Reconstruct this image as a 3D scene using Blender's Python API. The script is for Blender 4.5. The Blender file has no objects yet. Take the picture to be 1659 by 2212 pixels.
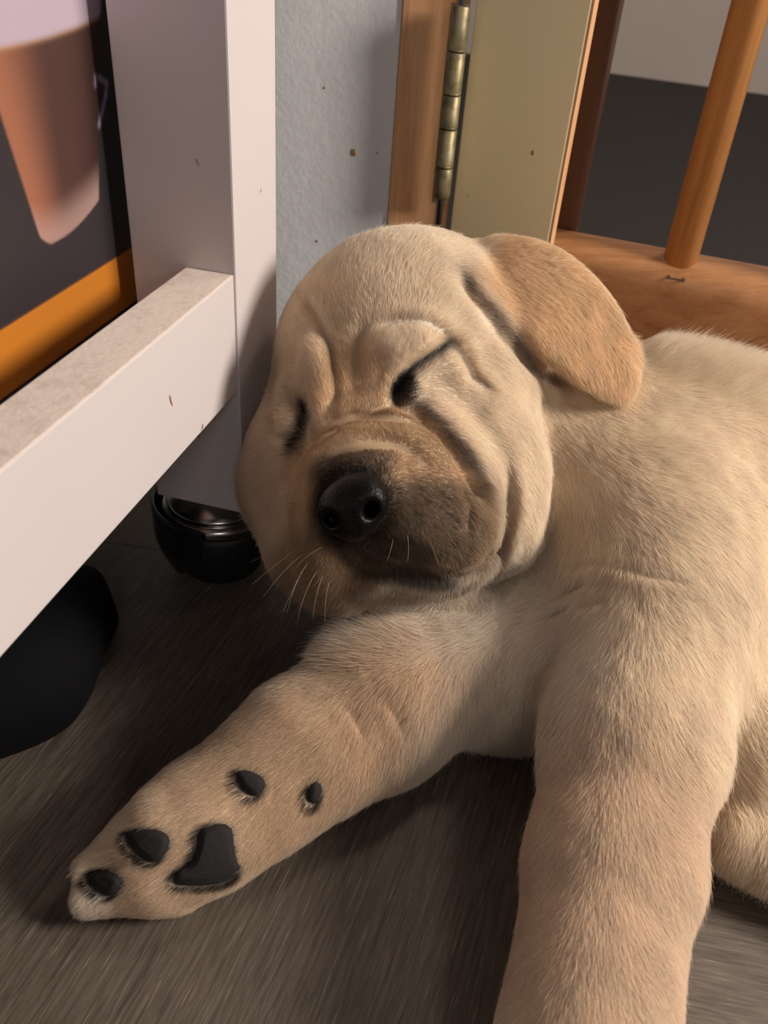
import bpy, bmesh, math, random
import numpy as np
from mathutils import Vector, Matrix

random.seed(7)
rng = np.random.default_rng(11)
scene = bpy.context.scene
col = scene.collection

# ------------------------------------------------------------------ camera
W, HH = 1659, 2212
F = 1850.0
CX, CY = W / 2, HH / 2
CAM = np.array([0.0, 0.0, 0.30])
_up = np.array([216.0, 2541.0, 1850.0]); _up /= np.linalg.norm(_up)
_f = np.array([0.0, 0.0, -1.0])
_y = _f - _up * (_f @ _up); _y /= np.linalg.norm(_y)
M = np.stack([np.cross(_y, _up), _y, _up])          # world = M @ camera axes

cd = bpy.data.cameras.new('camera')
cam = bpy.data.objects.new('camera', cd)
col.objects.link(cam)
mw = np.eye(4); mw[:3, :3] = M; mw[:3, 3] = CAM
cam.matrix_world = Matrix(mw.tolist())
cd.sensor_fit = 'HORIZONTAL'
cd.sensor_width = 36.0
cd.lens = 36.0 * F / W
cd.clip_start = 0.01
cd.clip_end = 50
cd.dof.use_dof = True
cd.dof.focus_distance = 0.335
cd.dof.aperture_fstop = 22
scene.camera = cam

# ------------------------------------------------------------------ light
world = bpy.data.worlds.new('room_light')
scene.world = world
world.use_nodes = True
bgn = world.node_tree.nodes['Background']
bgn.inputs[0].default_value = (0.90, 0.88, 0.97, 1)
bgn.inputs[1].default_value = 0.115

def area(name, loc, target, size, power, color):
    ld = bpy.data.lights.new(name, 'AREA')
    ld.shape = 'DISK'; ld.size = size; ld.energy = power; ld.color = color
    o = bpy.data.objects.new(name, ld)
    o.location = loc
    o.rotation_euler = (Vector(target) - Vector(loc)).to_track_quat('-Z', 'Y').to_euler()
    col.objects.link(o)
    return o

area('standing_lamp', (0.98, 0.12, 0.66), (0.05, 0.3, 0.1), 0.34, 18.5, (1.0, 0.91, 0.82))
area('room_fill', (0.25, -1.5, 1.15), (0.0, 0.5, 0.3), 0.5, 4.2, (1.0, 0.90, 0.84))  # unseen fill added behind the camera to lift the wall
area('hall_fill', (1.2, 1.3, 2.2), (0.6, 1.9, 0.5), 0.4, 17.0, (1.0, 0.84, 0.70))  # unseen fill added to brighten the hall wall
scene.view_settings.view_transform = 'Standard'
scene.view_settings.look = 'None'
scene.view_settings.exposure = 0.08
scene.view_settings.gamma = 1.0
scene.view_settings.use_curve_mapping = False
scene.cycles.use_denoising = True
scene.cycles.adaptive_threshold = 0.02
scene.cycles.max_bounces = 8
scene.cycles.diffuse_bounces = 5
scene.cycles.transmission_bounces = 6
try:
    scene.cycles_curves.shape = 'RIBBONS'
except Exception:
    pass

# ------------------------------------------------------------------ helpers
def ray(x, y):
    return M @ np.array([(x - CX) / F, -(y - CY) / F, -1.0])
def at(x, y, D):
    return CAM + ray(x, y) * D
def onz(x, y, z):
    r = ray(x, y)
    return CAM + r * ((z - CAM[2]) / r[2])
def onpl(x, y, p, n):
    r = ray(x, y)
    return CAM + r * (((p - CAM) @ n) / (r @ n))

def s2l(r, g, b):
    def f(c):
        c /= 255.0
        return c / 12.92 if c <= 0.04045 else ((c + 0.055) / 1.055) ** 2.4
    return (f(r), f(g), f(b), 1.0)

def mat(name, color, rough=0.6, metal=0.0, spec=0.5, coat=0.0):
    m = bpy.data.materials.new(name)
    m.use_nodes = True
    b = m.node_tree.nodes['Principled BSDF']
    b.inputs['Base Color'].default_value = color
    b.inputs['Roughness'].default_value = rough
    b.inputs['Metallic'].default_value = metal
    b.inputs['Specular IOR Level'].default_value = spec
    b.inputs['Coat Weight'].default_value = coat
    return m

class NT:
    """tiny node helper"""
    def __init__(s, m):
        s.t = m.node_tree; s.b = s.t.nodes['Principled BSDF']
    def n(s, typ, **kw):
        o = s.t.nodes.new(typ)
        for k, v in kw.items():
            if k in o.inputs: o.inputs[k].default_value = v
            else: setattr(o, k, v)
        return o
    def l(s, a, b): s.t.links.new(a, b)
    def coords(s, scale=(1, 1, 1), rot=(0, 0, 0)):
        tc = s.n('ShaderNodeTexCoord'); mp = s.n('ShaderNodeMapping')
        mp.inputs['Scale'].default_value = scale
        mp.inputs['Rotation'].default_value = rot
        s.l(tc.outputs['Object'], mp.inputs['Vector'])
        return mp.outputs['Vector']
    def noise(s, vec, scale, detail=4, rough=0.55, dist=0.0):
        n = s.n('ShaderNodeTexNoise')
        n.inputs['Scale'].default_value = scale
        n.inputs['Detail'].default_value = detail
        n.inputs['Roughness'].default_value = rough
        n.inputs['Distortion'].default_value = dist
        s.l(vec, n.inputs['Vector'])
        return n.outputs['Fac']
    def ramp(s, fac, stops):
        r = s.n('ShaderNodeValToRGB')
        e = r.color_ramp.elements
        while len(e) < len(stops): e.new(0.5)
        for el, (p, c) in zip(e, stops):
            el.position = p; el.color = c
        s.l(fac, r.inputs['Fac'])
        return r.outputs['Color']
    def mix(s, fac, a, b, mode='MIX'):
        n = s.n('ShaderNodeMix', data_type='RGBA', blend_type=mode)
        for sock, v in ((n.inputs[0], fac), (n.inputs[6], a), (n.inputs[7], b)):
            if hasattr(v, 'links'): s.l(v, sock)
            else: sock.default_value = v
        return n.outputs[2]
    def bump(s, h, strength, dist):
        n = s.n('ShaderNodeBump')
        n.inputs['Strength'].default_value = strength
        n.inputs['Distance'].default_value = dist
        s.l(h, n.inputs['Height'])
        s.l(n.outputs['Normal'], s.b.inputs['Normal'])

def obj(name, verts, faces, m, parent=None, smooth=False):
    me = bpy.data.meshes.new(name)
    me.from_pydata([tuple(map(float, v)) for v in verts], [], [tuple(int(i) for i in f) for f in faces])
    me.update()
    if m: me.materials.append(m)
    if smooth:
        me.polygons.foreach_set('use_smooth', [True] * len(me.polygons))
    o = bpy.data.objects.new(name, me)
    col.objects.link(o)
    if parent: o.parent = parent
    return o

def bm_obj(name, bm, m, parent=None, smooth=False):
    bmesh.ops.recalc_face_normals(bm, faces=bm.faces)
    me = bpy.data.meshes.new(name)
    bm.to_mesh(me); bm.free()
    if m: me.materials.append(m)
    if smooth:
        me.polygons.foreach_set('use_smooth', [True] * len(me.polygons))
    o = bpy.data.objects.new(name, me)
    col.objects.link(o)
    if parent: o.parent = parent
    return o

def tag(o, label=None, cat=None, group=None, kind=None):
    if label: o['label'] = label
    if cat: o['category'] = cat
    if group: o['group'] = group
    if kind: o['kind'] = kind
    return o

def empty(name, label, cat, loc, group=None):
    o = bpy.data.objects.new(name, None)
    col.objects.link(o); o.location = tuple(map(float, loc))
    o.empty_display_size = 0.02
    return tag(o, label, cat, group)

def unparent_offset(root):
    """parts are written in world coordinates; shift them so the root can sit at its base"""
    bpy.context.view_layer.update()
    inv = root.matrix_world.inverted()
    for c in root.children:
        c.matrix_parent_inverse = inv

def add_prism(bm, pts, u, v, w, base, lo, hi, bevel=0.0, seg=2):
    """polygon pts in (u,v) coordinates extruded along w from lo to hi"""
    a = [bm.verts.new(base + u * p[0] + v * p[1] + w * lo) for p in pts]
    b = [bm.verts.new(base + u * p[0] + v * p[1] + w * hi) for p in pts]
    n = len(pts)
    fs = [bm.faces.new(a[::-1]), bm.faces.new(b)]
    for i in range(n):
        fs.append(bm.faces.new((a[i], a[(i + 1) % n], b[(i + 1) % n], b[i])))
    if bevel > 0:
        ed = set()
        for f in fs: ed.update(f.edges)
        bmesh.ops.bevel(bm, geom=list(ed), offset=bevel, segments=seg, profile=0.6, affect='EDGES')

def box(name, base, u, v, w, ru, rv, rw, m, parent=None, bevel=0.001, seg=2):
    bm = bmesh.new()
    base, u, v, w = map(lambda q: Vector(tuple(map(float, q))), (base, u, v, w))
    add_prism(bm, [(ru[0], rv[0]), (ru[1], rv[0]), (ru[1], rv[1]), (ru[0], rv[1])], u, v, w, base, rw[0], rw[1], bevel, seg)
    return bm_obj(name, bm, m, parent)

def lathe(name, prof, center, m, parent=None, n=64, axis=None, a0=0.0, a1=2 * math.pi, smooth=True):
    """prof: (radius, height) pairs around vertical axis through center"""
    full = abs(a1 - a0 - 2 * math.pi) < 1e-6
    vs, fs = [], []
    k = n if full else n + 1
    for i in range(k):
        t = a0 + (a1 - a0) * i / n
        for r, h in prof:
            vs.append((center[0] + r * math.cos(t), center[1] + r * math.sin(t), center[2] + h))
    p = len(prof)
    for i in range(n):
        j = (i + 1) % k
        for q in range(p - 1):
            fs.append((i * p + q, j * p + q, j * p + q + 1, i * p + q + 1))
    o = obj(name, vs, fs, m, parent, smooth)
    return o

Z = np.array([0.0, 0.0, 1.0])

# ------------------------------------------------------------------ materials
m_floor = mat('grey_brown_laminate', (0.1, 0.09, 0.08, 1), 0.55)
t = NT(m_floor)
tc = t.n('ShaderNodeTexCoord')
sep = t.n('ShaderNodeSeparateXYZ'); t.l(tc.outputs['Object'], sep.inputs[0])
def grain(ang):
    mp = t.n('ShaderNodeMapping'); mp.inputs['Rotation'].default_value = (0, 0, ang)
    t.l(tc.outputs['Object'], mp.inputs['Vector'])
    mp2 = t.n('ShaderNodeMapping'); mp2.inputs['Scale'].default_value = (1.6, 26, 1)
    t.l(mp.outputs['Vector'], mp2.inputs['Vector'])
    a = t.noise(mp2.outputs['Vector'], 26, 6, 0.65, 0.4)
    mp3 = t.n('ShaderNodeMapping'); mp3.inputs['Scale'].default_value = (1.8, 60, 1)
    t.l(mp.outputs['Vector'], mp3.inputs['Vector'])
    b = t.noise(mp3.outputs['Vector'], 22, 3, 0.7, 0.2)
    return a, b
a1_, b1_ = grain(-math.radians(73))
a2_, b2_ = grain(math.radians(8))
gt = t.n('ShaderNodeMath', operation='GREATER_THAN'); gt.inputs[1].default_value = 0.098
t.l(sep.outputs['X'], gt.inputs[0])
fa = t.mix(gt.outputs[0], a1_, a2_); fb = t.mix(gt.outputs[0], b1_, b2_)
c1 = t.ramp(fa, [(0.30, s2l(58, 49, 42)), (0.5, s2l(84, 74, 64)), (0.72, s2l(104, 94, 83))])
c2 = t.ramp(fb, [(0.60, (0, 0, 0, 1)), (0.72, (1, 1, 1, 1))])
sc_ = t.n('ShaderNodeMath', operation='MULTIPLY'); sc_.inputs[1].default_value = 0.65
t.l(c2, sc_.inputs[0])
c3 = t.mix(sc_.outputs[0], c1, s2l(160, 148, 130))
# plank joint across the grain
jn = t.n('ShaderNodeMapping'); jn.inputs['Rotation'].default_value = (0, 0, math.radians(4))
t.l(tc.outputs['Object'], jn.inputs['Vector'])
sj = t.n('ShaderNodeSeparateXYZ'); t.l(jn.outputs['Vector'], sj.inputs[0])
ab = t.n('ShaderNodeMath', operation='COMPARE'); ab.inputs[1].default_value = 0.352; ab.inputs[2].default_value = 0.0007
t.l(sj.outputs['Y'], ab.inputs[0])
c4 = t.mix(ab.outputs[0], c3, s2l(45, 38, 32))
t.l(c4, t.b.inputs['Base Color'])
t.bump(fb, 0.25, 0.0006)

m_dark_floor = mat('dark_carpet', s2l(62, 56, 54), 0.95)
t = NT(m_dark_floor)
v = t.coords()
t.l(t.ramp(t.noise(v, 220, 3), [(0.3, s2l(26, 21, 19)), (0.7, s2l(38, 32, 29))]), t.b.inputs['Base Color'])
t.bump(t.noise(v, 400, 2), 0.4, 0.002)

def paint(name, c, spots=True, bump=0.12, bscale=260, dirt=None, rough=0.45):
    m = mat(name, c, rough)
    t = NT(m); v = t.coords()
    n1 = t.noise(v, 9, 3)
    cc = t.mix(0.5, c, t.ramp(n1, [(0.35, tuple(x * 0.93 for x in c[:3]) + (1,)), (0.65, c)]))
    if spots:
        n2 = t.noise(v, 95, 2, 0.5)
        cc = t.mix(t.ramp(n2, [(0.765, (0, 0, 0, 1)), (0.79, (0.8, 0.8, 0.8, 1))]), cc, s2l(120, 92, 66))
    if dirt:
        n3 = t.noise(v, 120, 5, 0.7)
        cc = t.mix(t.ramp(n3, [(0.50, (0, 0, 0, 1)), (0.75, (dirt, dirt, dirt, 1))]), cc, s2l(135, 110, 88))
    t.l(cc, t.b.inputs['Base Color'])
    t.bump(t.noise(v, bscale, 3), bump, 0.0008)
    return m
m_white = paint('white_lacquered_wood', s2l(198, 189, 188), True, 0.03)
m_wall = paint('lilac_grey_wall_paint', s2l(212, 212, 214), False, 0.5, 170, None, 0.7)
m_cream = paint('cream_painted_wood', s2l(240, 224, 180), False, 0.06, 200)
m_hallwall = paint('hall_wall_paint', s2l(214, 200, 190), False, 0.1, 200, None, 0.8)

def wood(name, dark, mid, light, axis_scale, rough=0.42, scale=14):
    m = mat(name, mid, rough)
    t = NT(m); v = t.coords(axis_scale)
    n1 = t.noise(v, scale, 5, 0.6, 0.8)
    c = t.ramp(n1, [(0.28, dark), (0.5, mid), (0.74, light)])
    n2 = t.noise(v, scale * 6, 3, 0.7)
    c = t.mix(0.25, c, t.ramp(n2, [(0.3, dark), (0.7, light)]))
    t.l(c, t.b.inputs['Base Color'])
    t.bump(n2, 0.08, 0.0005)
    return m
m_pine_v = wood('pine_upright_grain', s2l(172, 120, 80), s2l(200, 150, 106), s2l(214, 170, 128), (9, 9, 0.6))
m_pine_h = wood('pine_lengthwise_grain', s2l(160, 106, 64), s2l(192, 136, 90), s2l(210, 158, 112), (0.5, 9, 9))
m_spindle = wood('pine_dowel_grain', s2l(180, 118, 64), s2l(204, 142, 82), s2l(220, 162, 102), (9, 9, 0.5))
m_shadewood = wood('painted_shade_wood', s2l(70, 40, 26), s2l(92, 54, 34), s2l(110, 66, 42), (9, 9, 0.6))  # darker brown puts the stile's shade into its colour
m_brass = mat('aged_brass', s2l(150, 132, 88), 0.5, 0.75)
t = NT(m_brass); v = t.coords()
t.l(t.ramp(t.noise(v, 160, 4), [(0.35, s2l(100, 92, 70)), (0.6, s2l(140, 128, 94)), (0.75, s2l(138, 130, 120))]), t.b.inputs['Base Color'])
m_steel = mat('steel_pin', s2l(120, 112, 120), 0.3, 1.0)
m_chrome = mat('brushed_chrome', s2l(170, 168, 160), 0.22, 1.0)
m_blackgloss = mat('black_gloss_plastic', s2l(26, 26, 28), 0.18)
m_black = mat('black_rubber', s2l(16, 16, 18), 0.6)
m_shoe = mat('black_shoe_fabric', s2l(5, 5, 9), 0.85, 0, 0.12)
m_shelf = mat('dark_shelf_board', s2l(38, 36, 46), 0.6)

# ------------------------------------------------------------------ setting
X = np.array([1.0, 0, 0]); Y = np.array([0, 1.0, 0])
g = np.array([0.9516, -0.3074, 0.0]); g /= np.linalg.norm(g)        # the gate's run
gn = np.array([-g[1], g[0], 0.0])                                   # away from the camera

def slab(name, pts, z0, z1, m, kind='structure'):
    bm = bmesh.new()
    add_prism(bm, pts, Vector((1, 0, 0)), Vector((0, 1, 0)), Vector((0, 0, 1)), Vector((0, 0, 0)), z0, z1)
    o = bm_obj(name, bm, m)
    return tag(o, kind=kind)

GB = at(1199, 492, 0.518)           # back top edge of the gate's rail, left end
def gp(s, n=0.0): p = GB + g * s + gn * n; return (p[0], p[1])
slab('floor', [(-1.2, -1.0), (1.6, -1.0), gp(1.42), gp(-0.6), (-1.2, 0.72)], -0.02, 0.0, m_floor)
slab('floor_hall', [gp(-0.6), gp(1.42), (1.6, 1.9), (2.4, 2.6), (-1.2, 2.9), (-1.2, 0.72)], -0.02, 0.0, m_dark_floor)
wl = onpl(852, 250, np.array([0, 0.515, 0]), Y)[0]
slab('wall_back', [(-1.2, 0.515), (wl, 0.515), (wl, 0.60), (-1.2, 0.60)], 0.0, 2.0, m_wall)
hw0 = onz(1318, 158, 0); hw1 = onz(1659, 205, 0)
hd = (hw1 - hw0); hd /= np.linalg.norm(hd); hn = np.array([-hd[1], hd[0], 0])
q = [hw0 - hd * 1.6, hw0 + hd * 2.2, hw0 + hd * 2.2 + hn * 0.08, hw0 - hd * 1.6 + hn * 0.08]
slab('wall_hall', [(p[0], p[1]) for p in q], 0.0, 2.2, m_hallwall)

def blot(name, x, y, p, n, rad, m, parent):
    c = onpl(x, y, p, n); n = n / np.linalg.norm(n)
    if n @ ray(x, y) > 0: n = -n
    t1 = np.cross(Z, n); t1 /= np.linalg.norm(t1)
    k = 14; vs = [c + n * 0.0004]
    for i in range(k):
        a = 2 * math.pi * i / k; r = rad * (0.75 + 0.5 * random.random())
        vs.append(c + n * 0.0001 + t1 * r * .75 * math.cos(a) + Z * r * math.sin(a))
    o = obj(name, vs, [(0, i + 1, (i + 1) % k + 1) for i in range(k)], m, parent, True)
    return o
m_stain = mat('brown_stain', s2l(150, 112, 76), 0.8)
wb = bpy.data.objects['wall_back']
for x, y, r in ((762, 330, .0024), (700, 190, .0008), (684, 521, .001), (814, 330, .0006)):
    blot('stain', x, y, np.array([0, 0.515, 0]), Y, r, m_stain, wb)

# pine board on the wall's end
pr = onpl(958, 250, np.array([0, 0.5135, 0]), Y)[0]
o = box('pine_post', (0, 0, 0), X, Y, Z, (wl + 0.0002, pr + 0.008), (0.5135, 0.545), (0.0002, 1.6), m_pine_v, None, 0.0008)
tag(o, 'upright pine board between the grey wall and the brass hinge', 'post')

# cream panel with the hinge
pa = np.array([pr + 0.0105, 0.5085, 0]); 
pb = at(1190, 490, 0.476); pb[2] = 0
pu = (pb - pa); plen = np.linalg.norm(pu); pu /= plen; pn = np.array([-pu[1], pu[0], 0])
panel = empty('hinged_panel', 'cream painted upright board hung on a long brass hinge beside the pine post', 'board', pa)
box('board', pa, pu, pn, Z, (0.0, plen), (0.0, 0.008), (0.012, 1.5), m_cream, panel, 0.0008)
e = box('edge_strip', pa, pu, pn, Z, (plen + 0.0001, plen + 0.0012), (0.0003, 0.0077), (0.012, 1.5), m_pine_v, panel, 0)
e['label'] = 'thin bare orange wood edge'
blot('scuff', 1150, 330, pa, pn, 0.0012, m_stain, panel)
blot('scuff', 1010, 423, pa, pn, 0.0006, m_stain, panel)
hb = at(952, 430, 0.484); hx, hy = hb[0], hb[1]
hinge_c = (hx, hy)
def zat(y, x=970):     # height on the hinge's axis at picture row y
    r = ray(x, y); s = (hy) / r[1]; return 0.30 + r[2] * s
zs = [zat(-40), zat(8), zat(110), zat(204), zat(278), zat(362), zat(432)]
hr = 0.0050
hinge = obj('hinge', *(lambda: ([(hx - 0.0047, hy + 0.006, zs[-1] - 0.004), (hx + 0.0047, hy + 0.006, zs[-1] - 0.004), (hx + 0.0047, hy + 0.006, zs[1]), (hx - 0.0047, hy + 0.006, zs[1]),
        (hx - 0.0047, hy + 0.008, zs[-1] - 0.004), (hx + 0.0047, hy + 0.008, zs[-1] - 0.004), (hx + 0.0047, hy + 0.008, zs[1]), (hx - 0.0047, hy + 0.008, zs[1])],
        [(0, 1, 2, 3), (7, 6, 5, 4), (0, 4, 5, 1), (1, 5, 6, 2), (2, 6, 7, 3), (3, 7, 4, 0)]))(), m_brass, panel)
for i in range(1, 6):
    a, b = zs[i + 1], zs[i]
    gap = 0.0002
    h = b - a
    prof = [(0.0, gap), (hr * (0.62 if i == 5 else 0.93), gap), (hr * (0.8 if i == 5 else 1), gap + 0.0008), (hr, gap + (0.0022 if i == 5 else 0.0008)), (hr, h - gap - 0.0005), (hr * 0.93, h - gap), (0, h - gap)]
    lathe('knuckle', prof, (hx, hy, a), m_brass, hinge, 40)
pin = lathe('hinge_pin', [(0, 0), (0.0021, 0), (0.0021, zs[1] - zs[-1] + 0.075), (0, zs[1] - zs[-1] + 0.075)], (hx, hy, zs[-1] - 0.06), m_steel, hinge, 24)
unparent_offset(panel)

# wooden gate: rail, stile, spindles
gate = empty('wooden_gate', 'orange pine baby gate with round bars behind the puppy', 'gate', (GB[0], GB[1], 0))
zr = GB[2]
bm = bmesh.new()
prof = [(0.0, 0.0), (-0.010, 0.0), (-0.018, -0.0012), (-0.024, -0.0045), (-0.0275, -0.0095), (-0.028, -0.016), (-0.028, -0.088), (-0.025, -0.092), (0.0, -0.092)]
add_prism(bm, prof, Vector(tuple(gn)), Vector((0, 0, 1)), Vector(tuple(g)), Vector(tuple(GB)), 0.001, 0.50, 0.0)
rail_o = bm_obj('bottom_rail', bm, m_pine_h, gate)
rail_o.data.polygons.foreach_set('use_smooth', [len(p.vertices) == 4 for p in rail_o.data.polygons])
mod = rail_o.modifiers.new('edges', 'BEVEL'); mod.width = 0.0006; mod.segments = 2; mod.limit_method = 'ANGLE'; mod.angle_limit = 0.9
GBf = np.array([GB[0], GB[1], 0])
box('stile', GBf, g, gn, Z, (-0.022, 0.0115), (0.001, 0.022), (0.02, 1.3), m_shadewood, gate, 0.0015)['label'] = 'upright end of the gate, its shade painted in dark brown'
sp0 = at(1475, 563, 0.0)  # direction only
def on_gate(x, y, n):
    return onpl(x, y, GB + gn * n, gn)
sb_ = on_gate(1474, 545, -0.0125)
s0 = (sb_ - GB) @ g
for k in (0, 1, 2, 3, 4):
    c = GB + g * (s0 + 0.088 * k) - gn * 0.0125
    lathe('spindle', [(0, zr - 0.01), (0.0095, zr - 0.01), (0.0095, 1.25), (0, 1.25)], (c[0], c[1], 0), m_spindle, gate, 40)
st = on_gate(1460, 603, -0.0283)
bm = bmesh.new()
for dx in (-0.0042, 0.0042):
    add_prism(bm, [(dx - 0.0006, -0.0006), (dx + 0.0006, -0.0006), (dx + 0.0006, 0.0006), (dx - 0.0006, 0.0006)], Vector(tuple(g)), Vector((0, 0, 1)), Vector(tuple(gn)), Vector(tuple(st)), -0.0004, 0.003)
add_prism(bm, [(-0.0042, -0.0004), (0.0042, -0.0004), (0.0042, 0.0004), (-0.0042, 0.0004)], Vector(tuple(g)), Vector((0, 0, 1)), Vector(tuple(gn)), Vector(tuple(st)), -0.0006, 0.0)
sto = bm_obj('staple', bm, m_steel, gate)
box('top_rail', GBf, g, gn, Z, (0.001, 0.50), (-0.028, 0.0), (1.25, 1.31), m_pine_h, gate, 0.003)
unparent_offset(gate)

# ------------------------------------------------------------------ white rack on castors
d1 = np.array([0.2115, 0.9774, 0.0]); d1 /= np.linalg.norm(d1)
d2 = np.array([d1[1], -d1[0], 0.0])
C0 = onz(527, 1110, 0.055)
C0f = np.array([C0[0], C0[1], 0.0])
rack = empty('white_rack', 'white wooden rack frame with a dusty crossbar, the puppy asleep against its post', 'rack', C0f)
box('post', C0f, d1, d2, Z, (0, 0.045), (-0.045, 0), (0.055, 0.95), m_white, rack, 0.0008)
box('post', C0f, d1, d2, Z, (-0.445, -0.40), (-0.045, 0), (0.055, 0.95), m_white, rack, 0.0008)
bar = box('crossbar', C0f, d1, d2, Z, (-0.40, -0.0001), (-0.0215, -0.0008), (0.1205, 0.1725), m_white, rack, 0.0008)
# dust and crumbs on the bar's top, base paled to stand in for light, scratches on its face
m_dust_lit = paint('dusty_lit_wood', s2l(228, 212, 200), True, 0.25, 400, 0.32)
bar.data.materials.append(m_dust_lit)
for p in bar.data.polygons:
    if p.normal.z > 0.9: p.material_index = 1
m_scr = mat('bare_wood_scratch', s2l(140, 88, 66), 0.8)
def scratch(pix, wid, name='scratch'):
    P = [onpl(x, y, C0f + d2 * (-0.0008), d2) for x, y in pix]
    bm = bmesh.new()
    top = []; bot = []
    for i, p in enumerate(P):
        w = wid * math.sin(math.pi * (i + 0.35) / (len(P) - 0.3))
        a = bm.verts.new(Vector(tuple(p + d2 * 0.00015 + d1 * w))); b = bm.verts.new(Vector(tuple(p + d2 * 0.00015 - d1 * w)))
        top.append(a); bot.append(b)
    for i in range(len(P) - 1):
        bm.faces.new((top[i], top[i + 1], bot[i + 1], bot[i]))
    o = bm_obj(name, bm, m_scr, bar)
    return o
scratch([(366, 853), (367, 860), (369, 868), (372, 877)], 0.0005)
scratch([(438, 915), (437, 920), (436, 926), (434, 930)], 0.0006)
# shelf that carries the box, hidden behind the bar
box('shelf', C0f, d1, d2, Z, (-0.42, 0.105), (-0.33, -0.0465), (0.134, 0.140), m_shelf, rack, 0.0005)
# castor under the post
def castor(cs):
    cc = C0f + d1 * cs - d2 * 0.0235
    ca = bpy.data.objects.new('castor', None); col.objects.link(ca); ca.parent = rack
    body = lathe('wheel', [(0, 0.0002), (0.016, 0.0002), (0.021, 0.004), (0.0262, 0.014), (0.0285, 0.024), (0.0280, 0.033), (0.0265, 0.037), (0, 0.037)], cc, m_black, rack, 72)
    col_ = lathe('collar', [(0.0262, 0.0365), (0.0285, 0.0372), (0.0292, 0.0395), (0.0288, 0.0425), (0.0272, 0.0436), (0.0258, 0.0432), (0.0255, 0.0440),
                            (0.0262, 0.0455), (0.0258, 0.0468), (0.0235, 0.0478), (0.018, 0.0520), (0.015, 0.0551), (0, 0.0551)], cc, m_chrome, rack, 72)
    # hood: a shell round the far side of the wheel
    vs, fs = [], []
    n, mm = 40, 14
    base = math.atan2(-d2[1], -d2[0])
    for lay, dr in ((0, 0.0), (1, -0.0016)):
        for i in range(n + 1):
            t_ = base - 1.75 + 3.5 * i / n
            for j in range(mm + 1):
                u = j / mm
                edge = math.sin(math.pi * (i + .02) / (n + .04)) ** 0.3
                h = 0.046 - u * (0.0425 * edge)
                r = 0.0335 + dr - 0.011 * max(0, (0.028 - h) / 0.028) ** 1.6 - 0.002 * u * 0
                vs.append((cc[0] + r * math.cos(t_), cc[1] + r * math.sin(t_), h))
    N1 = (n + 1) * (mm + 1)
    for i in range(n):
        for j in range(mm):
            a = i * (mm + 1) + j
            fs.append((a, a + mm + 1, a + mm + 2, a + 1))
            fs.append((N1 + a, N1 + a + 1, N1 + a + mm + 2, N1 + a + mm + 1))
    for i in range(n):
        for j in (0, mm):
            a = i * (mm + 1) + j
            fs.append((a, N1 + a, N1 + a + mm + 1, a + mm + 1))
    hood = obj('hood', vs, fs, m_blackgloss, rack, True)
    for o in (body, col_, hood): o.parent = ca
castor(0.0225); castor(-0.4225)
unparent_offset(rack)

# ------------------------------------------------------------------ printed cardboard box on the shelf
off = 0.0525
bo = C0f - d2 * off
def boxuv(x, y):
    p = onpl(x, y, bo, d2); return (p - bo) @ d1, p[2]
s_lo, s_hi, zb, zt = -0.30, 0.10, 0.1401, 0.56
carton = empty('cardboard_box', 'dark printed box with a glass of milky coffee and an orange band, behind the crossbar', 'box', bo + d1 * (s_lo + s_hi) / 2 + Z * zb)
m_cardb = mat('dark_box_side', s2l(52, 46, 48), 0.6)
box('carton', bo, d1, d2, Z, (s_lo, s_hi), (-0.22, -0.0006), (zb, zt), m_cardb, carton, 0.001)
m_print = mat('printed_card', (1, 1, 1, 1), 0.42)
t = NT(m_print); at_ = t.n('ShaderNodeAttribute'); at_.attribute_name = 'print'
t.l(at_.outputs['Color'], t.b.inputs['Base Color'])
nu, nv = 420, 300
us = np.linspace(-0.20, 0.06, nu); vs_ = np.linspace(zb + 0.0005, 0.36, nv)
U, V = np.meshgrid(us, vs_, indexing='ij')
pts3 = bo[None, None, :] + U[..., None] * d1 + V[..., None] * Z + 0.0001 * d2
uvp = np.stack([U, V], -1).reshape(-1, 2)
def smooth(a, b, x): t_ = np.clip((x - a) / (b - a), 0, 1); return t_ * t_ * (3 - 2 * t_)
def lin(c): return np.array(s2l(*c)[:3])
colr = np.tile(lin((46, 41, 44)), (uvp.shape[0], 1))
u_, v_ = uvp[:, 0], uvp[:, 1]
def put(mask, c):
    global colr
    colr = colr * (1 - mask[:, None]) + np.asarray(c) * mask[:, None]
# orange band: a strip between two heights on the box
b_top = (boxuv(302, 515)[1] + boxuv(0, 720)[1]) / 2; b_bot = (boxuv(0, 868)[1] + boxuv(270, 660)[1]) / 2
put(smooth(b_bot - 0.0004, b_bot, v_) * (1 - smooth(b_top - 0.0004, b_top, v_)), lin((184, 112, 34)))
# the glass, measured on the box's face
L_top = boxuv(2, 250); L_bot = boxuv(84, 505); R_bot = boxuv(215, 470); R_top = boxuv(215, 60); base_b = boxuv(110, 527); fo_l = boxuv(0, 95); fo_r = boxuv(195, 40)
def lineu(p, q_, v): return p[0] + (q_[0] - p[0]) * (v - p[1]) / (q_[1] - p[1])
ul = lineu(L_top, L_bot, v_); ur = lineu(R_top, R_bot, v_)
w = (u_ - ul) / np.maximum(ur - ul, 1e-5)
vb = base_b[1] + 0.012 * np.clip(w - 0.25, 0, 1) ** 2 + 0.16 * np.clip(0.16 - w, 0, 1) ** 2
ing = smooth(-0.02, 0.015, w) * (1 - smooth(0.97, 1.0, w)) * smooth(vb - 0.0006, vb + 0.0006, v_)
cof = lin((150, 96, 72))[None] * (1 - smooth(0.02, 0.5, w))[:, None] + lin((72, 47, 42))[None] * smooth(0.02, 0.5, w)[:, None]
cof = cof * (1 - 0.35 * smooth(0.6, 1.0, w))[:, None] + 0
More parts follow.
